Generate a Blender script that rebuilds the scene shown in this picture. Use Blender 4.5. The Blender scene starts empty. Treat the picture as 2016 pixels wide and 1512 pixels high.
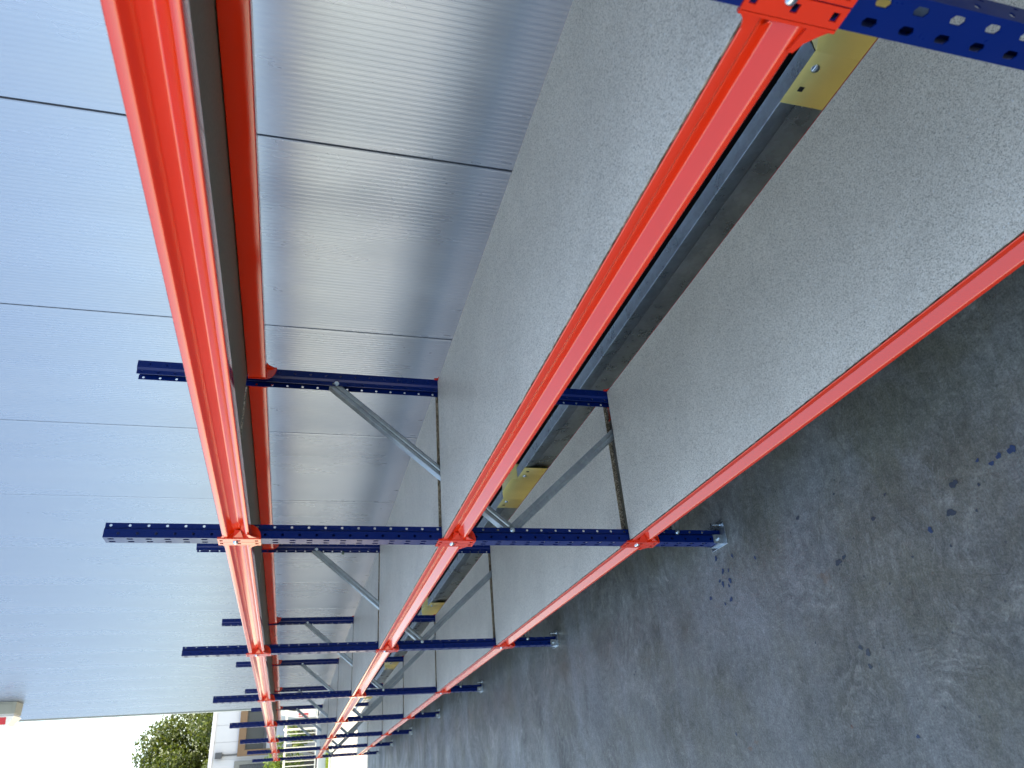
import bpy, bmesh, math, random
from mathutils import Vector, Matrix
random.seed(7)
SC = bpy.context.scene
COL = SC.collection
# ------------------------------------------------------------------ camera
cam_d = bpy.data.cameras.new('camera')
cam = bpy.data.objects.new('camera', cam_d); COL.objects.link(cam)
SC.camera = cam
RIGHT = Vector((-0.0740399, -0.2587799, -0.9630945)); DOWN = Vector((-0.8710161, 0.4870789, -0.0639151)); FWD = Vector((0.4856430, 0.8341385, -0.2614647))
m = Matrix((RIGHT, -DOWN, -FWD)).transposed().to_4x4()
m.translation = Vector((-0.7221563, -0.3561294, 1.4499038))
cam.matrix_world = m
cam_d.sensor_fit = 'HORIZONTAL'; cam_d.sensor_width = 36.0
cam_d.lens = 1441.6881 / 2016 * 36.0
cam_d.clip_start = 0.05; cam_d.clip_end = 2000
cam_d.dof.use_dof = True; cam_d.dof.focus_distance = 2.6; cam_d.dof.aperture_fstop = 8.0
# ------------------------------------------------------------------ light
SUN_EL = math.radians(48); SUN_AZ_VEC = Vector((1.0, 0.02, 0)).normalized()
world = bpy.data.worlds.new('World'); SC.world = world; world.use_nodes = True
wn = world.node_tree.nodes; wl = world.node_tree.links
for n in list(wn): wn.remove(n)
wo = wn.new('ShaderNodeOutputWorld'); wb = wn.new('ShaderNodeBackground'); ws = wn.new('ShaderNodeTexSky')
ws.sky_type = 'NISHITA'; ws.sun_disc = False; ws.sun_elevation = SUN_EL
ws.sun_rotation = math.atan2(SUN_AZ_VEC.x, SUN_AZ_VEC.y)
ws.air_density = 1.2; ws.dust_density = 0.8; ws.ozone_density = 0.5; ws.altitude = 0
wb.inputs['Strength'].default_value = 0.085
wt = wn.new('ShaderNodeMix'); wt.data_type = 'RGBA'; wt.blend_type = 'MULTIPLY'; wt.inputs[0].default_value = 1.0
wt.inputs[7].default_value = (1.12, 1.0, 0.86, 1)      # daylight white balance for open shade
wl.new(ws.outputs['Color'], wt.inputs[6]); wl.new(wt.outputs[2], wb.inputs['Color']); wl.new(wb.outputs[0], wo.inputs['Surface'])
sun_d = bpy.data.lights.new('sun', 'SUN'); sun = bpy.data.objects.new('sun', sun_d); COL.objects.link(sun)
sun_d.energy = 3.3; sun_d.angle = math.radians(0.5); sun_d.color = (1.0, 0.92, 0.78)
sdir = Vector((SUN_AZ_VEC.x*math.cos(SUN_EL), SUN_AZ_VEC.y*math.cos(SUN_EL), math.sin(SUN_EL)))
sun.rotation_euler = sdir.to_track_quat('Z', 'Y').to_euler(); sun.location = (20, 0, 20)
vs = SC.view_settings
vs.view_transform = 'Standard'; vs.look = 'None'; vs.gamma = 1.0; vs.use_curve_mapping = False
vs.exposure = 2.7
SC.cycles.max_bounces = 8; SC.cycles.diffuse_bounces = 4; SC.cycles.glossy_bounces = 4
SC.cycles.caustics_reflective = False; SC.cycles.caustics_refractive = False
SC.cycles.sample_clamp_indirect = 6

# ------------------------------------------------------------------ helpers
def tag(o, label=None, cat=None, group=None, kind=None):
    if label: o['label'] = label
    if cat: o['category'] = cat
    if group: o['group'] = group
    if kind: o['kind'] = kind
    return o
def empty(name, loc=(0, 0, 0)):
    o = bpy.data.objects.new(name, None); COL.objects.link(o); o.location = loc
    o.empty_display_size = 0.1
    return o
def link(name, me, mat=None, parent=None, loc=None):
    o = bpy.data.objects.new(name, me); COL.objects.link(o)
    if mat is not None and not me.materials: me.materials.append(mat)
    if parent: o.parent = parent
    if loc is not None: o.location = loc
    return o
def mesh(name, v, f, smooth=None, mats=None, mi=None):
    me = bpy.data.meshes.new(name); me.from_pydata([tuple(p) for p in v], [], f)
    bm = bmesh.new(); bm.from_mesh(me); bmesh.ops.recalc_face_normals(bm, faces=bm.faces); bm.to_mesh(me); bm.free()
    if mats:
        for mm in mats: me.materials.append(mm)
    if mi: me.polygons.foreach_set('material_index', mi)
    if smooth is not None:
        me.polygons.foreach_set('use_smooth', [True]*len(me.polygons)); me.set_sharp_from_angle(angle=math.radians(smooth))
    me.update(); return me
class MB:
    def __init__(s): s.v = []; s.f = []
    def add(s, v, f):
        b = len(s.v); s.v += [tuple(p) for p in v]; s.f += [tuple(i+b for i in q) for q in f]; return s
    def box(s, x0, x1, y0, y1, z0, z1, b=0.0):
        if b <= 0:
            return s.add([(x, y, z) for x in (x0, x1) for y in (y0, y1) for z in (z0, z1)],
                         [(0, 1, 3, 2), (4, 6, 7, 5), (0, 4, 5, 1), (2, 3, 7, 6), (0, 2, 6, 4), (1, 5, 7, 3)])
        bm = bmesh.new()
        r = bmesh.ops.create_cube(bm, size=1)
        for v in r['verts']: v.co = Vector(((x0+x1)/2+v.co.x*(x1-x0), (y0+y1)/2+v.co.y*(y1-y0), (z0+z1)/2+v.co.z*(z1-z0)))
        bmesh.ops.bevel(bm, geom=bm.edges[:], offset=b, segments=2, affect='EDGES', profile=.5)
        bm.verts.index_update()
        s.add([v.co[:] for v in bm.verts], [[v.index for v in f.verts] for f in bm.faces]); bm.free(); return s
    def cyl(s, p, q, r, n=12, r2=None):
        p = Vector(p); q = Vector(q); d = (q-p).normalized()
        u = d.orthogonal().normalized(); w = d.cross(u); r2 = r if r2 is None else r2
        v = []
        for i in range(n):
            a = 2*math.pi*i/n; e = u*math.cos(a)+w*math.sin(a); v += [p+e*r, q+e*r2]
        f = [(2*i, 2*((i+1) % n), 2*((i+1) % n)+1, 2*i+1) for i in range(n)]
        f += [tuple(2*i for i in range(n)), tuple(2*i+1 for i in reversed(range(n)))]
        return s.add(v, f)
    def dome(s, c, d, r, h, n=12, rings=3):
        c = Vector(c); d = Vector(d).normalized(); u = d.orthogonal().normalized(); w = d.cross(u)
        v = []; f = []
        for k in range(rings):
            t = k/rings*math.pi/2
            for i in range(n):
                a = 2*math.pi*i/n; v.append(c+(u*math.cos(a)+w*math.sin(a))*r*math.cos(t)+d*h*math.sin(t))
        v.append(c+d*h)
        for k in range(rings-1):
            for i in range(n): f.append((k*n+i, k*n+(i+1) % n, (k+1)*n+(i+1) % n, (k+1)*n+i))
        for i in range(n): f.append(((rings-1)*n+i, (rings-1)*n+(i+1) % n, rings*n))
        f.append(tuple(reversed(range(n))))
        return s.add(v, f)
    def prism(s, poly, axis, a, b):
        """poly of 2D points extruded along axis (0: x -> (y,z), 1: y -> (x,z), 2: z -> (x,y))"""
        def p3(p, t):
            if axis == 0: return (t, p[0], p[1])
            if axis == 1: return (p[0], t, p[1])
            return (p[0], p[1], t)
        n = len(poly)
        v = [p3(p, a) for p in poly]+[p3(p, b) for p in poly]
        f = [(i, (i+1) % n, n+(i+1) % n, n+i) for i in range(n)]+[tuple(range(n)), tuple(range(2*n-1, n-1, -1))]
        return s.add(v, f)
    def me(s, name, smooth=None): return mesh(name, s.v, s.f, smooth)
def rounded(poly, r, seg=3):
    out = []; n = len(poly)
    for i in range(n):
        p0 = Vector(poly[i-1]); p = Vector(poly[i]); p1 = Vector(poly[(i+1) % n])
        a = (p0-p); b = (p1-p); la, lb = a.length, b.length
        t = min(r, la*.45, lb*.45); a.normalize(); b.normalize()
        s0 = p+a*t; s1 = p+b*t
        for k in range(seg+1):
            u = k/seg; out.append(tuple((s0*(1-u)**2)+p*(2*u*(1-u))+s1*u*u))
    return out

# ------------------------------------------------------------------ materials
class NT:
    def __init__(s, name):
        s.m = bpy.data.materials.new(name); s.m.use_nodes = True
        s.n = s.m.node_tree.nodes; s.l = s.m.node_tree.links
        s.b = s.n['Principled BSDF']; s.out = s.n['Material Output']
        tc = s.n.new('ShaderNodeTexCoord'); s.obj = tc.outputs['Object']
    def set(s, **k):
        for a, v in k.items():
            i = s.b.inputs[a.replace('_', ' ')]
            if isinstance(v, bpy.types.NodeSocket): s.l.new(v, i)
            else: i.default_value = v if not (isinstance(v, tuple) and len(v) == 3) else (*v, 1)
        return s
    def mapping(s, scale=(1, 1, 1), rot=(0, 0, 0), src=None):
        n = s.n.new('ShaderNodeMapping'); n.inputs['Scale'].default_value = scale; n.inputs['Rotation'].default_value = rot
        s.l.new(src or s.obj, n.inputs['Vector']); return n.outputs[0]
    def noise(s, scale, detail=2, rough=.5, dist=0, vec=None, color=False):
        n = s.n.new('ShaderNodeTexNoise'); n.inputs['Scale'].default_value = scale; n.inputs['Detail'].default_value = detail
        n.inputs['Roughness'].default_value = rough; n.inputs['Distortion'].default_value = dist
        s.l.new(vec or s.obj, n.inputs['Vector']); return n.outputs['Color' if color else 'Fac']
    def vor(s, scale, out='Distance', vec=None, feature='F1', rand=1):
        n = s.n.new('ShaderNodeTexVoronoi'); n.feature = feature; n.inputs['Scale'].default_value = scale; n.inputs['Randomness'].default_value = rand
        s.l.new(vec or s.obj, n.inputs['Vector']); return n.outputs[out]
    def ramp(s, fac, stops, interp='LINEAR'):
        n = s.n.new('ShaderNodeValToRGB'); n.color_ramp.interpolation = interp
        e = n.color_ramp.elements
        while len(e) < len(stops): e.new(.5)
        for q, (p, c) in zip(e, stops):
            q.position = p; q.color = (c, c, c, 1) if isinstance(c, (int, float)) else (*c, 1)
        s.l.new(fac, n.inputs[0]); return n.outputs[0]
    def mix(s, fac, a, b, mode='MIX'):
        n = s.n.new('ShaderNodeMix'); n.data_type = 'RGBA'; n.blend_type = mode
        for i, v in ((0, fac), (6, a), (7, b)):
            if isinstance(v, bpy.types.NodeSocket): s.l.new(v, n.inputs[i])
            elif i == 0: n.inputs[0].default_value = v
            else: n.inputs[i].default_value = (*v, 1) if isinstance(v, tuple) else (v, v, v, 1)
        return n.outputs[2]
    def math(s, op, a, b=None):
        n = s.n.new('ShaderNodeMath'); n.operation = op
        for i, v in enumerate((a, b)):
            if v is None: continue
            if isinstance(v, bpy.types.NodeSocket): s.l.new(v, n.inputs[i])
            else: n.inputs[i].default_value = v
        return n.outputs[0]
    def bump(s, h, strength=.2, dist=.001, normal=None):
        n = s.n.new('ShaderNodeBump'); n.inputs['Strength'].default_value = strength; n.inputs['Distance'].default_value = dist
        s.l.new(h, n.inputs['Height'])
        if normal is not None: s.l.new(normal, n.inputs['Normal'])
        s.l.new(n.outputs[0], s.b.inputs['Normal']); return n.outputs[0]
def simple(name, col, rough=.5, metal=0., var=.12, scale=6, bump=0):
    t = NT(name); n = t.noise(scale, 4, .6)
    t.set(Base_Color=t.mix(n, tuple(c*(1-var) for c in col), tuple(min(1, c*(1+var)) for c in col)), Roughness=rough, Metallic=metal)
    if bump: t.bump(t.noise(scale*30, 3), bump, .002)
    return t.m
def m_orange():
    t = NT('orange_paint')
    n = t.noise(5, 4, .6)
    t.set(Base_Color=t.mix(n, (.58, .020, .0006), (.66, .026, .0008)), IOR=1.72, Roughness=t.ramp(t.noise(14, 4), [(.3, .10), (.7, .16)]))
    b = t.bump(t.noise(420, 2, .5), .12, .0006)
    return t.m
def m_blue():
    t = NT('blue_paint'); n = t.noise(8, 4, .6)
    t.set(Base_Color=t.mix(n, (.0001, .010, .10), (.0001, .012, .13)), IOR=1.30, Roughness=t.ramp(t.noise(20, 3), [(.3, .26), (.7, .36)]))
    t.bump(t.noise(420, 2), .1, .0006)
    return t.m
def m_galv(name='galvanised_steel', base=.42, rough=.42, metal=.85):
    t = NT(name)
    sp = t.vor(70, 'Color'); n = t.noise(9, 5, .65)
    g = t.mix(.12, t.ramp(n, [(.3, base*.85), (.7, base*1.12)]), sp, 'OVERLAY')
    g = t.mix(1.0, g, (.86, .95, 1.0), 'MULTIPLY')
    bw = t.n.new('ShaderNodeRGBToBW'); t.l.new(g, bw.inputs[0])
    t.set(Base_Color=t.mix(.85, g, t.mix(1.0, bw.outputs[0], (.80, .92, 1.06), 'MULTIPLY')), Metallic=metal, Roughness=t.ramp(n, [(.3, rough-.08), (.7, rough+.12)]))
    t.bump(t.noise(60, 3), .05, .001)
    return t.m
def m_board_face():
    t = NT('chipboard_face')
    c = t.vor(540, 'Color'); bw = t.n.new('ShaderNodeRGBToBW'); t.l.new(c, bw.inputs[0])
    f2 = t.noise(900, 2, .6); soft = t.noise(3, 4, .6)
    v = t.mix(.45, bw.outputs[0], f2)
    col = t.ramp(v, [(.24, (.28, .25, .20)), (.42, (.70, .635, .54)), (.58, (.84, .77, .66)), (.78, (.97, .93, .86))])
    # scattered dark and white flecks
    d = t.vor(75, 'Distance'); dk = t.ramp(d, [(.06, 1), (.10, 0)])
    pick = t.noise(23, 2); dk = t.math('MULTIPLY', dk, t.ramp(pick, [(.52, 0), (.56, 1)]))
    col = t.mix(t.math('MULTIPLY', dk, .85), col, (.05, .045, .04))
    mp = t.mapping(src=t.obj); mp.node.inputs['Location'].default_value = (3.1, 1.7, .4)
    d2 = t.vor(60, 'Distance', vec=mp); lt = t.ramp(d2, [(.07, 1), (.11, 0)])
    col = t.mix(t.math('MULTIPLY', lt, .8), col, (.85, .85, .84))
    col = t.mix(1.0, col, t.ramp(soft, [(.3, .90), (.7, 1.06)]), 'MULTIPLY')
    dust = t.ramp(t.noise(7, 5, .7, 1.5), [(.52, 0), (.75, .22)])
    col = t.mix(dust, col, (.42, .39, .35))
    t.set(Base_Color=col, Roughness=.42)
    t.bump(v, .12, .0008)
    return t.m
def m_board_edge():
    t = NT('chipboard_edge')
    c = t.vor(260, 'Color', vec=t.mapping((1, .35, 1.2))); bw = t.n.new('ShaderNodeRGBToBW'); t.l.new(c, bw.inputs[0])
    t.set(Base_Color=t.ramp(bw.outputs[0], [(.15, (.06, .045, .03)), (.5, (.22, .17, .11)), (.9, (.5, .43, .33))]), Roughness=.85)
    t.bump(bw.outputs[0], .6, .002)
    return t.m
def m_wall():
    t = NT('metallic_wall_coating')
    n = t.noise(1.1, 4, .6, vec=t.mapping((1, 2.2, .35)))
    g = t.noise(900, 2)
    col = t.ramp(n, [(.3, (.28, .328, .43)), (.7, (.30, .348, .45))])
    d = t.vor(16, 'Distance'); spk = t.math('MULTIPLY', t.ramp(d, [(.018, 1), (.03, 0)]), t.ramp(t.noise(5, 2), [(.5, 0), (.55, 1)]))
    col = t.mix(t.math('MULTIPLY', spk, .7), col, (.12, .11, .09))
    t.set(Base_Color=col, Metallic=.58, Specular_Tint=(.30, .34, .40), Roughness=t.ramp(t.noise(2.5, 5, .65, vec=t.mapping((1, 1, .4))), [(.3, .24), (.7, .34)]))
    # gentle oil-canning of thin sheet
    
    return t.m
def m_concrete():
    t = NT('worn_concrete')
    big = t.noise(1.1, 5, .6, .8); mid = t.noise(3.4, 6, .66, 1.4); fine = t.noise(170, 3, .7); grit = t.noise(38, 5, .75, .5)
    col = t.ramp(mid, [(.28, (.080, .079, .070)), (.44, (.116, .115, .101)), (.56, (.150, .148, .131)), (.74, (.222, .220, .196))])
    # trowel strokes: arcs round scattered centres, broken up by noise
    warp = t.noise(5, 3, .6)
    def arcs(scale, freq, loc):
        mp = t.mapping(); mp.node.inputs['Location'].default_value = loc
        d = t.vor(scale, 'Distance', vec=mp)
        n = t.n.new('ShaderNodeTexNoise'); n.noise_dimensions = '1D'; n.inputs['Scale'].default_value = freq; n.inputs['Detail'].default_value = 3; n.inputs['Roughness'].default_value = .7
        t.l.new(t.math('ADD', d, t.math('MULTIPLY', warp, .35)), n.inputs['W']); return n.outputs['Fac']
    a1 = arcs(1.3, 26, (.3, .2, 0)); a2 = arcs(2.1, 22, (4.1, 1.3, 0))
    brk = t.ramp(t.noise(2.6, 4, .6), [(.38, 0), (.6, 1)]); brk2 = t.ramp(t.noise(3.3, 4, .6, 0, t.mapping((1, 1, 1), (0, 0, 2))), [(.42, 0), (.62, 1)])
    arc = t.mix(t.math('MULTIPLY', brk, .9), .5, a1); arc = t.mix(t.math('MULTIPLY', brk2, .7), arc, a2)
    col = t.mix(1.0, col, t.ramp(arc, [(.30, .58), (.5, 1.0), (.70, 1.5)]), 'MULTIPLY')
    # olive and brown tinted patches, pale patches painting in the bluish sky sheen
    col = t.mix(t.math('MULTIPLY', t.ramp(t.noise(2.0, 5, .68, .8, vec=t.mapping((1.2, 1, 1), (0, 0, 1.1))), [(.46, 0), (.64, 1)]), .6), col, (.118, .112, .075))
    col = t.mix(t.math('MULTIPLY', t.ramp(t.noise(1.5, 5, .62, .6, vec=t.mapping((.8, 1.3, 1), (0, 0, .4))), [(.46, 0), (.66, 1)]), .72), col, (.205, .212, .214))
    col = t.mix(t.math('MULTIPLY', t.ramp(big, [(.28, 1), (.45, 0)]), .35), col, (.07, .075, .076))
    col = t.mix(1.0, col, t.ramp(grit, [(.28, .68), (.5, 1.0), (.72, 1.38)]), 'MULTIPLY')
    col = t.mix(1.0, col, t.ramp(fine, [(.3, .66), (.5, 1.0), (.7, 1.4)]), 'MULTIPLY')
    # rust stains at their places
    def stain(col, x, y, r, c, k, sy=1.0):
        mp = t.mapping((1/r, sy/r, 0)); mp.node.inputs['Location'].default_value = (-x/r, -y*sy/r, 0)
        g = t.n.new('ShaderNodeVectorMath'); g.operation = 'LENGTH'; t.l.new(mp, g.inputs[0])
        q = t.math('ADD', g.outputs['Value'], t.math('MULTIPLY', t.noise(28, 5, .7), 1.5))
        return t.mix(t.math('MULTIPLY', t.ramp(q, [(.85, 1), (1.75 if k < .6 else 1.45, 0)]), k), col, c)
    col = stain(col, -.255, 1.44, .10, (.15, .09, .05), .5); col = stain(col, -.633, 1.496, .022, (.12, .035, .014), .85)
    col = stain(col, -.687, 1.554, .030, (.16, .09, .03), .7); col = stain(col, -.34, 1.06, .03, (.14, .06, .03), .5)
    col = stain(col, -.655, 2.02, .028, (.16, .08, .045), .6, .35); col = stain(col, -.640, 1.97, .024, (.16, .09, .05), .45, .35)
    col = stain(col, -.09, 1.60, .04, (.12, .06, .035), .4)
    # dark spatter and pale scratches
    d = t.vor(30, 'Distance'); sp = t.math('MULTIPLY', t.ramp(d, [(.06, 1), (.13, 0)]), t.ramp(t.noise(3, 3), [(.5, 0), (.57, 1)]))
    col = t.mix(t.math('MULTIPLY', sp, .75), col, (.026, .031, .043))
    sc = t.ramp(t.noise(14, 3, .5, 5, vec=t.mapping((.25, 2.2, 1), (0, 0, .9))), [(.487, 0), (.5, 1), (.513, 0)])
    col = t.mix(t.math('MULTIPLY', sc, .2), col, (.38, .40, .42))
    t.set(Base_Color=col, Roughness=t.ramp(t.noise(1.6, 5, .66, 1.0), [(.32, .30), (.5, .48), (.7, .72)]))
    h = t.mix(.5, grit, arc)
    b1 = t.bump(h, .5, .004)
    n2 = t.n.new('ShaderNodeBump'); n2.inputs['Strength'].default_value = .35; n2.inputs['Distance'].default_value = .002
    t.l.new(fine, n2.inputs['Height']); t.l.new(b1, n2.inputs['Normal']); t.l.new(n2.outputs[0], t.b.inputs['Normal'])
    return t.m
def m_paving():
    t = NT('block_paving')
    b = t.n.new('ShaderNodeTexBrick'); b.offset = .5
    b.inputs['Scale'].default_value = 1; b.inputs['Brick Width'].default_value = .21; b.inputs['Row Height'].default_value = .105; b.inputs['Mortar Size'].default_value = .006
    b.inputs['Color1'].default_value = (.52, .455, .34, 1); b.inputs['Color2'].default_value = (.60, .53, .41, 1); b.inputs['Mortar'].default_value = (.15, .13, .10, 1)
    t.l.new(t.mapping((1, 1, 1), (0, 0, .78)), b.inputs['Vector'])
    col = t.mix(1.0, b.outputs['Color'], t.ramp(t.noise(.8, 5), [(.3, .8), (.7, 1.1)]), 'MULTIPLY')
    t.set(Base_Color=col, Roughness=.85); t.bump(b.outputs['Fac'], -.3, .004)
    return t.m
def m_leaf(name, a, b):
    t = NT(name)
    oi = t.n.new('ShaderNodeNewGeometry')
    c = t.ramp(oi.outputs['Random Per Island'], [(0, a), (1, b)])
    t.set(Base_Color=c, Roughness=.5)
    tr = t.n.new('ShaderNodeBsdfTranslucent'); t.l.new(t.mix(1.0, c, (1.6, 1.5, .5), 'MULTIPLY'), tr.inputs['Color'])
    mx = t.n.new('ShaderNodeMixShader'); mx.inputs[0].default_value = .3
    t.l.new(t.b.outputs[0], mx.inputs[1]); t.l.new(tr.outputs[0], mx.inputs[2]); t.l.new(mx.outputs[0], t.out.inputs['Surface'])
    return t.m
ORANGE = m_orange(); BLUE = m_blue(); GALV = m_galv(); BOLT = m_galv('zinc_bolt', .75, .22, 1.0); RAILM = m_galv('rail_steel', .52, .30, .85)
UNDER = simple('raw_chipboard_shaded_underside', (.18, .16, .12), .7, 0, .35, 120); FACE = m_board_face(); EDGE = m_board_edge(); WALL = m_wall(); CONC = m_concrete(); PAVE = m_paving()  # raw board underside, colour darkened to stand in for shade under the shelves
YELLOW = simple('yellow_paint', (.84, .70, .24), .28, .1, .1, 9, .05)
BLACK = simple('dark_plinth', (.012, .013, .016), .6)
PAINTSPOT = simple('blue_paint_spot', (.024, .048, .115), .5, 0, .3, 40)
DARKSPOT = simple('dark_paint_spot', (.040, .052, .070), .45, 0, .3, 40)
GREEN = simple('green_plastic', (.01, .05, .04), .4)
WHITE = simple('white_cladding', (.42, .455, .52), .5, 0, .04, 1)
TRIM = simple('grey_trim', (.42, .47, .47), .5)
TAN = simple('tan_window_frame', (.13, .082, .045), .5)
DGREY = simple('dark_grey_metal', (.045, .055, .07), .5)
RAILW = simple('white_railing', (.80, .78, .72), .5)
GREYBOX = simple('grey_plastic', (.33, .36, .34), .5)
WHITEP = simple('white_plastic', (.82, .83, .84), .35)
REDP = simple('red_plastic', (.55, .015, .03), .35)
STONE = simple('earth', (.34, .31, .25), .9, 0, .2, .3)

# ------------------------------------------------------------------ setting
L = 1.9184; D = 0.593; W = 1.0; YEND = 15.45; CY = 0.016
FRAMES = list(range(-1, 8)); BAYS = list(range(-1, 7))
TOPS = (0.363, 1.018, 1.681); P = 0.0504; HUP = 2.0
def sheet(name, x0, x1, y0, y1, z, mat):
    me = mesh(name, [(x0, y0, 0), (x1, y0, 0), (x1, y1, 0), (x0, y1, 0)], [(0, 1, 2, 3)])
    o = link(name, me, mat, loc=(0, 0, z)); o['kind'] = 'structure'; return o
sheet('ground', -400, 400, -400, 400, -0.012, STONE)
floor = sheet('concrete_floor', -5.2, 1.2, -42, 15.62, 0, CONC)
pave = sheet('paving', -60, 16, -60, 28.9, -0.004, PAVE)
kerb = link('kerb', MB().box(-26, 16, 28.9, 29.02, -.05, .09, .01).me('kerb'), TRIM); kerb['kind'] = 'structure'
# spots of paint on the floor
def blob(cx, cy, r, mat, name='paint_spot', sx=1, sy=1, n=14):
    ph = [random.uniform(0, 6.28) for _ in range(3)]
    v = []
    for i in range(n):
        a = 2*math.pi*i/n; q = r*(1+.22*math.sin(2*a+ph[0])+.16*math.sin(3*a+ph[1])+.12*math.sin(5*a+ph[2]))
        v.append((q*math.cos(a)*sx, q*math.sin(a)*sy, 0))
    v.append((0, 0, 0))
    me = mesh(name, v, [(i, (i+1) % n, n) for i in range(n)])
    return link(name, me, mat, floor, (cx, cy, .0015))
for x, y, r in ((-.038, 1.979, .011), (-.059, 1.872, .009), (-.104, 1.743, .008), (-.092, 1.951, .012), (-.098, 1.915, .008), (-.133, 1.968, .012),
                (-.118, 1.985, .008), (-.133, 1.918, .013), (-.148, 1.932, .008), (-.159, 2.068, .011), (-.194, 1.937, .012), (-.2, 1.98, .007),
                (-.162, .743, .013), (-.162, .777, .009), (-.17, .80, .008), (-.150, .83, .006), (-.678, 1.266, .007), (-.607, 2.082, .006), (-.248, 1.021, .01)):
    blob(x, y, r*.72, PAINTSPOT)
for x, y, r in ((-.174, .912, .018), (-.231, .947, .019), (-.058, 1.48, .012), (-.163, 1.185, .012), (-.229, 1.362, .018), (-.222, 1.335, .012),
                (-.472, 1.35, .016), (-.455, 1.372, .012), (-.505, 1.357, .012), (-.30, .98, .006), (-.29, 1.10, .006), (-.12, 1.12, .008),
                (-.309, 2.83, .010), (-.300, 2.81, .008), (-.20, .85, .007), (-.25, .88, .006), (-.33, 1.2, .005), (-.41, 1.55, .006), (-.05, 1.3, .007)):
    blob(x, y, r*.62, DARKSPOT, sx=.8)

# ------------------------------------------------------------------ warehouse
wh = tag(empty('warehouse', (W, 0, 0)), 'large warehouse with a silver ribbed metal wall running behind the whole rack', 'building')
def wall_panel_mesh(w, z0, z1):
    p = (w-.05)/54; pts = [(.022, .0035), (.004, .0042), (.0008, .0065), (0, .010), (0, .022)]
    for i in range(54):
        y = .025+p*i
        pts += [(0, y), (0, y+p*.36), (.0006, y+p*.5), (.0006, y+p*.86)]
    y = .025+p*54
    pts += [(0, y), (0, w-.010), (.0008, w-.0065), (.004, w-.0042), (.022, w-.0035)]
    v = [(x, y, z0) for x, y in pts]+[(x, y, z1) for x, y in pts]; n = len(pts)
    me = mesh('wall_panel', v, [(i, i+1, n+i+1, n+i) for i in range(n-1)])
    return me
WTOP = 6.6
pm = wall_panel_mesh(1.0, .30, WTOP); pm.materials.append(WALL)
for k in range(-43, 14):  # long run behind the camera is added unseen, its shade darkens reflections
    y = 1.262+k
    w = 1.0
    if y+1 > YEND:
        q = wall_panel_mesh(YEND-.06-y, .30, WTOP); q.materials.append(WALL); link('wall_panel', q, None, wh, (0, y, 0))
    else: link('wall_panel', pm, None, wh, (0, y, 0))
link('core', MB().box(.024, 16, -42, YEND-.05, .0, WTOP-.02).me('core'), BLACK, wh)
link('plinth', MB().box(-.012, .02, -42, YEND, -.02, .297).me('plinth'), BLACK, wh)
link('corner_trim', MB().box(-.012, .1, YEND-.058, YEND+.008, .298, WTOP+.02, .004).me('corner_trim'), TRIM, wh)
link('roof_flashing', MB().box(-.02, 16.02, -42, YEND+.02, WTOP+.021, WTOP+.16, .01).me('roof_flashing'), TRIM, wh)
link('end_wall', MB().box(.101, 16, YEND-.049, YEND-.005, 0, WTOP).me('end_wall'), WALL, wh)
# alarm box on the wall
bx = tag(empty('wall_box', (W, 13.05, 5.375)), 'grey and white box with a red square fixed high up on the metal wall', 'alarm box')
link('housing', MB().box(-.17, -.001, -.16, .16, 0, .55, .008).me('housing'), GREYBOX, bx)
hp = MB().box(-.145, -.03, -.165, -.161, .05, .50, .002).me('inset_panel'); link('inset_panel', hp, GREYBOX, bx)
link('gasket', MB().box(-.20, -.1705, -.15, .15, .01, .54).me('gasket'), WHITEP, bx)
cv = MB().add([(-.2005, -.165, -.01), (-.2005, .165, -.01), (-.2005, .165, .56), (-.2005, -.165, .56), (-.33, -.12, .06), (-.33, .12, .06), (-.33, .12, .50), (-.33, -.12, .50)],
              [(0, 1, 2, 3), (4, 5, 6, 7), (0, 1, 5, 4), (1, 2, 6, 5), (2, 3, 7, 6), (3, 0, 4, 7)]).me('cover'); link('cover', cv, WHITEP, bx)
rp = MB().add([(-.215, -.1635, .095), (-.31, -.1305, .095), (-.31, -.1305, .20), (-.215, -.1635, .20)], [(0, 1, 2, 3)]).me('red_mark'); link('red_mark', rp, REDP, bx)

# ------------------------------------------------------------------ guard rail
gr = tag(empty('guard_rail', (0.80, 0, 0)), 'low grey steel guard rail with yellow posts along the foot of the wall', 'guard rail')
prof = rounded([(.060, .323), (0, .320), (.010, .267), (.015, .262), (.015, .12), (.060, .12)], .0035)
posts = [0.39+3.06*k for k in range(-1, 5)]
def bracket_mesh():
    # one folded yellow sheet: wings on the rail faces and a set-back centre
    m_ = MB()
    m_.box(-.004, -.0005, -.31, -.155, .150, .3225, .001).box(-.004, -.0005, .155, .31, .150, .3225, .001)
    secs = [(-.155, -.004, .322), (-.115, .012, .335), (-.10, .020, .338), (.10, .020, .338), (.115, .012, .335), (.155, -.004, .322)]
    v = []; f = []
    for y, x, zt in secs: v += [(x, y, .0), (x, y, zt), (x+.09, y, zt), (x+.09, y, 0)]
    for i in range(len(secs)-1):
        for j in range(3): f.append((4*i+j, 4*i+4+j, 4*i+5+j, 4*i+1+j))
    f += [(0, 1, 2, 3), (20, 23, 22, 21)]
    m_.add(v, f)
    return m_.me('post', 30)
bm_ = bracket_mesh(); bolt_big = MB().dome((0, 0, 0), (-1, 0, 0), .012, .007).me('bolt', 40)
sq = MB().box(-.0006, .0006, -.007, .007, -.007, .007).me('square_hole')
for i, y in enumerate(posts):
    a = posts[i-1]+.16 if i else y-2.9
    link('rail', MB().prism(prof, 1, a, y-.16).me('rail', 30), RAILM, gr)
    b = link('post', bm_, YELLOW, gr, (0, y, 0))
    for s in (-1, 1):
        link('bolt', bolt_big, BOLT, b, (-.004, s*.20, .292)); link('square_hole', sq, BLACK, b, (-.0045, s*.262, .292))
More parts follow.
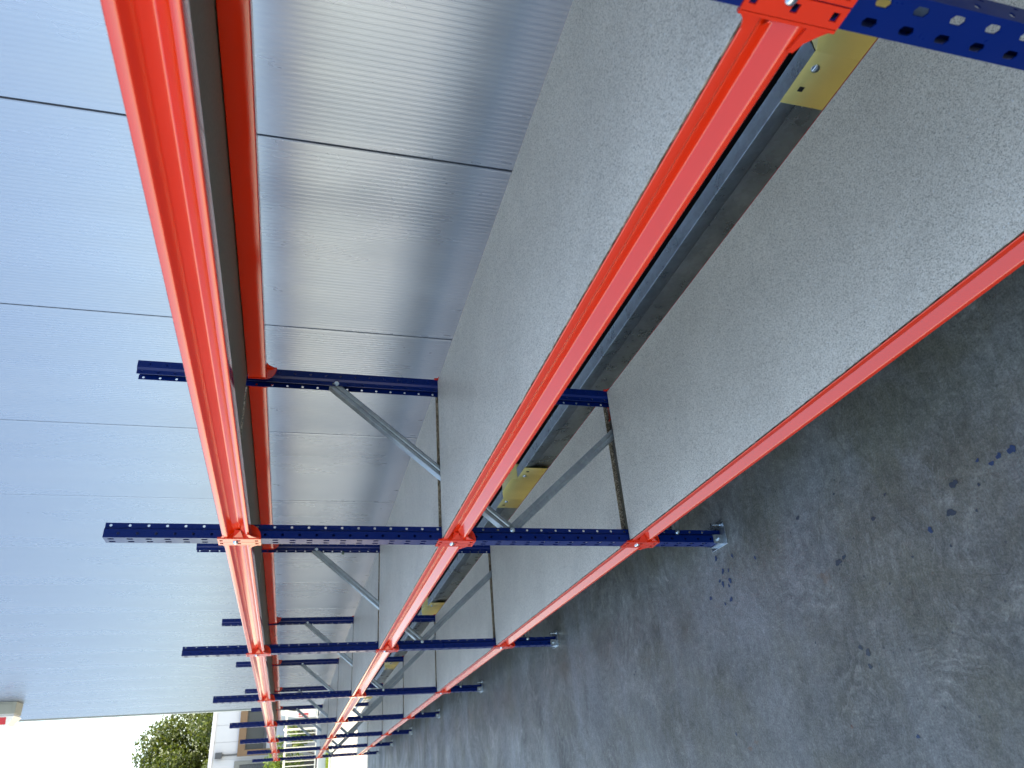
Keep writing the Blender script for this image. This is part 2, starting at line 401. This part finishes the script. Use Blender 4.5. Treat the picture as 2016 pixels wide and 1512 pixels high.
link('rail', MB().prism(prof, 1, posts[-1]+.16, 14.9).me('rail', 30), RAILM, gr)

# ------------------------------------------------------------------ rack
rack = tag(empty('storage_rack'), 'long blue and orange steel storage rack with three shelf levels along the metal wall', 'storage rack')
def upright_mesh():
    segs = [((.046, -.0195), (.031, -.0195), ('o', .0042, .0042, .0145)), ((.031, -.0195), (.025, -.026), None),
            ((.025, -.026), (.0, -.026), ('o', .0045, .0045, .039)), ((0, -.026), (0, 0), ('h', .0055, .0098, .019)), ((0, 0), (0, .026), ('h', .0055, .0098, .019)),
            ((.0, .026), (.025, .026), ('o', .0045, .0045, .039)), ((.025, .026), (.031, .0195), None), ((.031, .0195), (.046, .0195), ('o', .0042, .0042, .0145))]
    n = int(HUP/P); vid = {}; V = []; F = []
    def vv(x, y, z):
        k = (round(x, 5), round(y, 5), round(z, 5))
        if k not in vid: vid[k] = len(V); V.append((x, y, z))
        return vid[k]
    for (a, b, h) in segs:
        def pt(u, z): return vv(a[0]+(b[0]-a[0])*u, a[1]+(b[1]-a[1])*u, z)
        ln = math.hypot(b[0]-a[0], b[1]-a[1])
        for c in range(n+1):
            z1 = HUP-c*P; z0 = max(0, z1-P); zm = (z0+z1)/2
            if z1-z0 < .003: continue
            if h is None or z1-P < 0:
                F.append((pt(0, z0), pt(1, z0), pt(1, zm), pt(0, zm))); F.append((pt(0, zm), pt(1, zm), pt(1, z1), pt(0, z1))); continue
            ku = .5 if h[0] == 'o' else (.54 if a[1] < -.001 else .46)
            outer = [pt(0, z0), pt(.5, z0), pt(1, z0), pt(1, zm), pt(1, z1), pt(.5, z1), pt(0, z1), pt(0, zm)]
            zc = z1-h[3]; inner = []
            for k in range(8):
                t = math.radians(225+45*k); cu, cz = math.cos(t), math.sin(t)
                if h[0] == 'h': cu = math.copysign(min(1, abs(cu)*1.35), cu) if abs(cu) > .01 else 0; cz = cz*(1 if abs(cz) > .9 else 1.0)
                inner.append(pt(ku+cu*h[1]/ln, zc+cz*h[2]))
            for k in range(8): F.append((outer[k], outer[(k+1) % 8], inner[(k+1) % 8], inner[k]))
    me = mesh('upright', V, F); return me
UP = upright_mesh(); UP.materials.append(BLUE)
FOOT = MB().box(-.012, .075, -.055, .055, 0, .004, .001).box(-.0035, .0275, -.0305, -.0275, .004, .040).box(-.0035, .0275, .0275, .0305, .004, .040).box(-.0045, -.0012, -.03, .03, .004, .022).me('foot_plate')
FBOLT = MB().cyl((.0125, -.0306, .022), (.0125, -.037, .022), .0075, 6).cyl((.0125, -.037, .022), (.0125, -.044, .022), .004, 8).me('bolt', 30)
ABOLT = MB().cyl((.06, -.04, .004), (.06, -.04, .045), .0045, 8).cyl((.06, -.04, .0045), (.06, -.04, .0115), .009, 6).me('bolt', 30)
def brace_mesh(z_a, z_b, x_a=.047, x_b=None):
    x_b = D-.047 if x_b is None else x_b
    a = Vector((x_a, 0, z_a)); b = Vector((x_b, 0, z_b)); d = (b-a).normalized(); n = Vector((-d.z, 0, d.x))
    if n.z < 0: n = -n
    h = .0165
    # U channel: web across the frame, flanges along y, lipped
    sec = [(-h, -.013), (-h+.001, .012), (-h+.0035, .0135), (-.004, .0135), (0, .0115), (.004, .0135), (h-.0035, .0135), (h-.001, .012), (h, -.013), (h-.002, -.013), (h-.003, .0105), (-h+.003, .0105), (-h+.002, -.013)]
    v = []
    for q in (a-d*.018, b+d*.018):
        for s, y in sec: v.append(q+n*s+Vector((0, -y, 0)))
    k = len(sec)
    f = [(i, (i+1) % k, k+(i+1) % k, k+i) for i in range(k)]+[tuple(range(k)), tuple(range(2*k-1, k-1, -1))]
    return mesh('brace', v, f)
BR = [brace_mesh(.785, 1.372), brace_mesh(.775, .215), brace_mesh(.172, .172)]
for b in BR: b.materials.append(GALV)
BBOLT = MB().cyl((0, -.0197, 0), (0, -.0212, 0), .0085, 12).cyl((0, -.0212, 0), (0, -.027, 0), .0065, 6).cyl((0, -.027, 0), (0, -.031, 0), .0035, 8).me('bolt', 30)
# beam: stepped sigma section (x inward, z down from the top edge)
bprof = rounded([(.0, -.001), (0, -.0155), (.0165, -.0285), (.0240, -.0470), (.003, -.0665), (.003, -.0775), (.040, -.0775), (.040, -.0185), (.0105, -.0185), (.0025, -.0115), (.0025, -.0)], .0028, 3)
BLEN = L-.064
BEAM = MB().prism(bprof, 1, -BLEN/2, BLEN/2).me('beam', 35); BEAM.materials.append(ORANGE)
def conn_mesh(s):
    """connector at the +y end (s=1) or -y end (s=-1); origin at beam end, beam lies on the other side"""
    m_ = MB()
    y0, y1 = .0055, .0315
    zt, zb = .014, -.109
    hx = []
    # front plate with three slots, built as strips
    ys = [y0, y0+.008, y0+.019, y1-.0005]
    slots = [-.0135, -.0485-.0135+.0134, -.1]
    slots = [.004, -.0464, -.0968]
    zs = [zb]
    for c in reversed(slots): zs += [c-.0045, c+.0045]
    zs.append(zt)
    for i in range(len(zs)-1):
        for j in range(3):
            if i % 2 == 1 and j == 1: continue
            a0, a1 = ys[j], ys[j+1]
            b0, b1 = zs[i], zs[i+1]
            m_.box(-.0035, -.0006, a0, a1, b0, b1)
    # leg across the upright side, rounded below the beam
    leg = [(-.0035, zt), (.0022, zt), (.0022, -.0195), (.043, -.0195), (.043, -.074), (.040, -.085), (.032, -.097), (.020, -.105), (.006, zb), (-.0035, zb)]
    m_.prism(leg, 1, 0.0005, .0045)
    # flare of the front face into the connector
    fl = [(0.0005, -.076), (0.0005, zb+.004), (-.004, zb+.010), (-.010, -.092), (-.019, -.083), (-.032, -.0775), (-.032, -.070)]
    m_.prism(fl, 0, -.0015, .0022)
    fl2 = [(.0005, zt-.004), (-.006, .003), (-.016, -.0005), (-.016, -.006), (.0005, -.006)]
    m_.prism(fl2, 0, -.0012, .0022)
    # torn end lip of the groove
    m_.add([(.001, 0, -.031), (.001, 0, -.058), (.019, -.012, -.050), (.019, -.020, -.034)], [(0, 1, 2, 3)])
    if s < 0: m_.v = [(x, -y, z) for x, y, z in m_.v]
    return m_.me('connector')
CON = {s: conn_mesh(s) for s in (1, -1)}
for s in CON: CON[s].materials.append(ORANGE)
CBOLT = MB().dome((-.0035, 0, 0), (-1, 0, 0), .0075, .0055).me('bolt', 40)
for me_ in (CBOLT, BBOLT, FBOLT, ABOLT): me_.materials.append(BOLT)
FOOT.materials.append(RAILM)
def up(k, rear):
    o = link('upright', UP, None, rack, (D if rear else 0, k*L+CY, .003))
    if rear: o.rotation_euler = (0, 0, math.pi)
    md = o.modifiers.new('thickness', 'SOLIDIFY'); md.thickness = .0019; md.offset = -1
    link('foot_plate', FOOT, None, o, (0, 0, -.003)); link('bolt', FBOLT, None, o, (0, 0, -.003)); link('bolt', ABOLT, None, o, (0, 0, -.003))
    return o
for k in FRAMES:
    uf = up(k, False); ur = up(k, True)
    for b in BR: link('brace', b, None, rack, (0, k*L+CY, 0))
    for z in (.172, .78):
        link('bolt', BBOLT, None, uf, (.0385, 0, z-.003))
    for z in (1.372, .215): 
        o = link('bolt', BBOLT, None, ur, (.0385, 0, z-.003)); o.rotation_euler = (0, 0, math.pi)
    if k == 2:
        pg = MB().cyl((D-.042, k*L+CY+.012, 1.222), (D-.042, k*L+CY+.048, 1.222), .006, 10).cyl((D-.042, k*L+CY+.03, 1.222), (D-.042, k*L+CY+.048, 1.222), .0085, 10).me('rubber_cap')
        link('rubber_cap', pg, GREEN, rack)
for k in BAYS:
    yc = (k+.5)*L+CY
    for T in TOPS:
        for rear in (0, 1):
            o = link('beam', BEAM, None, rack, (D if rear else 0, yc, T))
            if rear: o.rotation_euler = (0, 0, math.pi)
            for s in (1, -1):
                link('connector', CON[s], None, o, (0, s*BLEN/2, 0))
                link('bolt', CBOLT, None, o, (0, s*(BLEN/2+.0275), -.036))
# boards
LV = ('lowest', 'middle', 'top'); 
BN = {-1: 'beyond the near blue upright', 0: 'in the nearest full bay', 1: 'in the second full bay', 2: 'in the third full bay', 3: 'in the fourth full bay',
      4: 'in the fifth full bay', 5: 'in the last bay but one', 6: 'in the last, farthest bay'}
def board_mesh():
    m_ = MB().box(.0052, D-.0060, -BLEN/2-.0035, BLEN/2+.0035, -.0165, 0)
    me = mesh('shelf_board', m_.v, m_.f)
    me.materials.append(FACE); me.materials.append(EDGE); me.materials.append(UNDER)
    for p in me.polygons: p.material_index = (0 if p.normal.z > 0 else 2) if abs(p.normal.z) > .5 else 1
    return me
BOARD = board_mesh()
for k in BAYS:
    for i, T in enumerate(TOPS):
        o = link('shelf_board', BOARD, None, None, (random.uniform(-.0004, .0004), (k+.5)*L+CY+random.uniform(-.003, .003), T+.0010))
        tag(o, 'grey chipboard shelf on the %s rack level %s' % (LV[i], BN[k]), 'shelf board', 'chipboard shelves of the rack')
# ------------------------------------------------------------------ background beyond the wall end
YB = 34.0
wb_ = tag(empty('white_building', (0, YB, 0)), 'low white clad building with a tan window and grey roller door behind the railing', 'building')
ROOF = 4.33
cp = MB().box(.004, .616, -.04, 0, 0, ROOF, .006).me('cladding_panel')
WIN = (1.66, 3.35, 1.35, 3.42)   # x0 x1 z0 z1
for i in range(-16, 22):
    x = 1.245+.62*i
    link('cladding_panel', cp, WHITE, wb_, (x, 0, 0))
link('core', MB().box(-8.7, 14.8, .002, 9, 0, ROOF-.02).me('core'), WHITE, wb_)
link('roof_edge', MB().box(-8.75, 14.85, -.09, .3, ROOF+.001, ROOF+.14, .01).me('roof_edge'), simple('roof_edge_metal', (.55, .57, .66), .4), wb_)
gl = NT('window_glass'); gl.set(Base_Color=(.05, .055, .055), Roughness=.06, Metallic=0.0, IOR=1.6)
win = link('window', MB().box(WIN[0]-.34, WIN[1]+.3, -.20, -.042, WIN[3]-.27, WIN[3]).box(WIN[0]-.34, WIN[0]-.12, -.20, -.042, WIN[2]-.001, WIN[3]-.269).box(WIN[1]+.1, WIN[1]+.3, -.20, -.042, WIN[2]-.001, WIN[3]-.269).box(WIN[0]-.34, WIN[1]+.3, -.2, -.042, WIN[2]-.2, WIN[2]-.0005).me('window'), TAN, wb_)
link('pane', MB().box(WIN[0]-.118, WIN[1]+.098, -.07, -.044, 2.45, WIN[3]-.275).me('pane'), gl.m, win)
link('mullion', MB().box(WIN[0]-.118, WIN[1]+.098, -.11, -.044, 2.35, 2.448, .005).me('mullion'), DGREY, win)
link('blind', MB().box(WIN[0]-.118, WIN[1]+.098, -.075, -.044, WIN[2], 2.348).me('blind'), WHITE, win)
dp = link('downpipe', MB().cyl((1.40, -.12, .2), (1.40, -.12, 4.02), .042, 10).me('downpipe', 40), DGREY, wb_)
link('hopper', MB().box(1.28, 1.50, -.22, -.045, 3.98, 4.24, .012).me('hopper'), DGREY, dp)
for z in (1.2, 2.4, 3.4): link('pipe_clip', MB().box(1.35, 1.45, -.168, -.042, z, z+.03).me('pipe_clip'), DGREY, dp)
dr = link('roller_door', MB().box(-2.2, 1.16, -.10, -.041, 3.30, 3.50).box(1.02, 1.16, -.10, -.041, 0, 3.30).box(-2.2, -2.06, -.10, -.041, 0, 3.30).me('roller_door'), simple('door_frame', (.14, .155, .16), .5), wb_)
sl = MB().box(-2.058, 1.018, -.075, -.042, .004, .104, .012).me('slat')
for i in range(33): link('slat', sl, DGREY, dr, (0, 0, i*.1))
# low wall and railing
YF = 30.2
lw = tag(link('low_wall', MB().box(-9, 12, YF-.09, YF+.09, -.02, .44, .01).me('low_wall'), simple('pale_render', (.62, .64, .68), .7)), 'low pale wall under the white railing behind the grass strip', 'wall')
rf = tag(empty('railing_fence', (0, YF, .442)), 'white railing fence with upright bars standing on the low pale wall', 'fence')
link('top_rail', MB().box(-9, 12, -.03, .03, 1.12, 1.19, .008).me('top_rail'), RAILW, rf)
link('bottom_rail', MB().box(-9, 12, -.02, .02, .06, .10, .006).me('bottom_rail'), RAILW, rf)
bar = MB().box(-.014, .014, -.016, .016, .101, 1.119).me('bar'); post = MB().box(-.035, .035, -.035, .035, 0, 1.24, .006).me('post')
for i in range(int(21/.15)):
    x = -9+.075+.15*i
    link('post' if i % 12 == 0 else 'bar', post if i % 12 == 0 else bar, RAILW, rf, (x, .0 if i % 12 else .066, 0))
# leaves
def leaf_cloud(name, centers, n, size, mat, parent=None, squash=1.0):
    v = []; f = []
    for _ in range(n):
        c, r = random.choices(centers, weights=[q[1]**2 for q in centers])[0]
        d = Vector((random.gauss(0, 1), random.gauss(0, 1), random.gauss(0, 1))).normalized()*r*random.random()**.38
        d.z *= squash; p = Vector(c)+d
        a = Vector((random.gauss(0, 1), random.gauss(0, 1), random.gauss(-.3, .7))).normalized(); b = a.orthogonal().normalized()
        b = (Matrix.Rotation(random.uniform(0, 6.28), 3, a) @ b); s = size*random.uniform(.6, 1.3); w = a.cross(b)*s*.02
        k = len(v)
        v += [p-a*s, p+b*s*.45+a.cross(b)*s*.15, p+a*s, p-b*s*.45+a.cross(b)*s*.15]
        f += [(k, k+1, k+2), (k, k+2, k+3)]
    me = bpy.data.meshes.new(name); me.from_pydata([tuple(q) for q in v], [], f)
    return link(name, me, mat, parent)
def limb(mb, p, q, r0, r1): mb.cyl(p, q, r0, 8, r1)
LEAF1 = m_leaf('tree_leaf', (.016, .034, .004), (.082, .102, .012)); LEAF2 = m_leaf('shrub_leaf', (.05, .10, .015), (.16, .22, .03)); LEAF3 = m_leaf('hedge_leaf', (.09, .15, .01), (.22, .26, .02))
BARK = simple('bark', (.07, .055, .04), .9, 0, .3, 8)
def tree(x, y, h, r, label, n, seed):
    random.seed(seed)
    t = tag(empty('broadleaf_tree', (x, y, 0)), label, 'tree')
    mb = MB(); limb(mb, (0, 0, -.1), (.1, 0, h*.38), .24, .17); limb(mb, (.1, 0, h*.38), (-.05, .1, h*.8), .17, .06)
    cs = []
    for i in range(34):
        a = random.uniform(0, 6.28); zf = random.uniform(.36, .97); rr = r*math.sin(math.pi*min(1, max(.12, (zf-.22)/.8)))**.6*random.uniform(.35, 1.0)
        tip = Vector((math.cos(a)*rr, math.sin(a)*rr, h*zf)); base = Vector((.03, .03, h*random.uniform(.28, max(.3, zf-.15))))
        mid = (base+tip)/2+Vector((0, 0, -.1)); limb(mb, base, mid, .06, .04); limb(mb, mid, tip, .04, .012)
        cs.append((tip, random.uniform(.55, 1.05)*r*.36)); cs.append((mid.lerp(tip, .4), random.uniform(.4, .8)*r*.3))
    link('trunk', mb.me('trunk'), BARK, t)
    leaf_cloud('crown', cs, n, .10, LEAF1, t)
    return t
tree(1.6, 44.0, 7.7, 4.0, 'tall yellowing tree rising behind the white building beside the warehouse corner', 80000, 3)
tree(5.6, 47.0, 7.0, 3.4, 'green tree behind the white building mostly hidden by the metal wall', 16000, 5)
def shrub(x, y, h, r, label, n, seed):
    random.seed(seed)
    t = tag(empty('shrub', (x, y, 0)), label, 'shrub'); mb = MB(); cs = []
    for i in range(9):
        a = random.uniform(0, 6.28); tip = Vector((math.cos(a)*r*random.random(), math.sin(a)*r*.6*random.random(), h*random.uniform(.45, 1)))
        limb(mb, (0, 0, -.05), tip, .02, .006); cs.append((tip, r*random.uniform(.35, .6)))
    link('stem', mb.me('stem'), BARK, t); leaf_cloud('foliage', cs, n, .055, LEAF2, t)
shrub(.95, YF+1.6, 2.25, .62, 'sunlit yellow green shrub behind the railing nearer the window', 1500, 11)
shrub(.20, YF+1.9, 2.0, .75, 'yellow green shrub in front of the grey roller door', 1500, 12)
shrub(1.75, YF+1.4, 1.45, .5, 'dark green bush low behind the railing below the window', 900, 13)
# grass strip in front of the low wall
random.seed(21)
link('lawn_soil', MB().box(-26, 16, 29.021, YF-.091, -.02, .03).me('lawn_soil'), simple('lawn_soil', (.09, .13, .02), .9, 0, .3, 3))['kind'] = 'structure'
v = []; f = []
for _ in range(26000):
    x = random.uniform(-7, 8); y = random.uniform(29.05, YF-.11); h = random.uniform(.06, .17); a = random.uniform(0, 3.14); dx, dy = math.cos(a)*.012, math.sin(a)*.012
    k = len(v); lx, ly = random.gauss(0, .03), random.gauss(0, .03)
    v += [(x-dx, y-dy, .029), (x+dx, y+dy, .029), (x+lx, y+ly, .03+h)]; f.append((k, k+1, k+2))
me = bpy.data.meshes.new('grass'); me.from_pydata(v, [], f)
tag(link('grass', me, LEAF3), 'strip of bright green grass in front of the low pale wall', 'grass', kind='stuff')
# parked van behind the railing
vn = tag(empty('parked_van', (3.3, 32.2, 0)), 'white van parked behind the railing close to the warehouse corner', 'van')
side = rounded([(-.95, .32), (.95, .32), (.95, 1.25), (.80, 1.92), (.55, 2.02), (-.55, 2.02), (-.80, 1.92), (-.95, 1.25)], .06)
link('body', MB().prism(side, 1, -1.0, 1.35).me('body', 35), WHITEP, vn)
link('rear_window', MB().prism([(-.72, 1.28), (.72, 1.28), (.62, 1.80), (-.62, 1.80)], 1, -1.012, -1.0005).me('rear_window'), gl.m, vn)
for s in (-1, 1):
    link('tail_light', MB().box(s*.86-.06, s*.86+.06, -1.02, -1.0005, .82, 1.18, .006).me('tail_light'), REDP, vn)
    for y in (-.55, .95):
        w = link('wheel', MB().cyl((s*.80-.1, y, .32), (s*.80+.1, y, .32), .32, 20).me('wheel', 40), BLACK, vn)
        link('hub_cap', MB().cyl((s*.905-.008, y, .32), (s*.905+.008, y, .32), .18, 14).me('hub_cap', 40), GREYBOX, w)
link('bumper', MB().box(-.93, .93, -1.07, -1.0005, .34, .52, .02).me('bumper'), DGREY, vn)
link('number_plate', MB().box(-.26, .26, -1.014, -1.0005, .62, .73).me('number_plate'), YELLOW, vn)
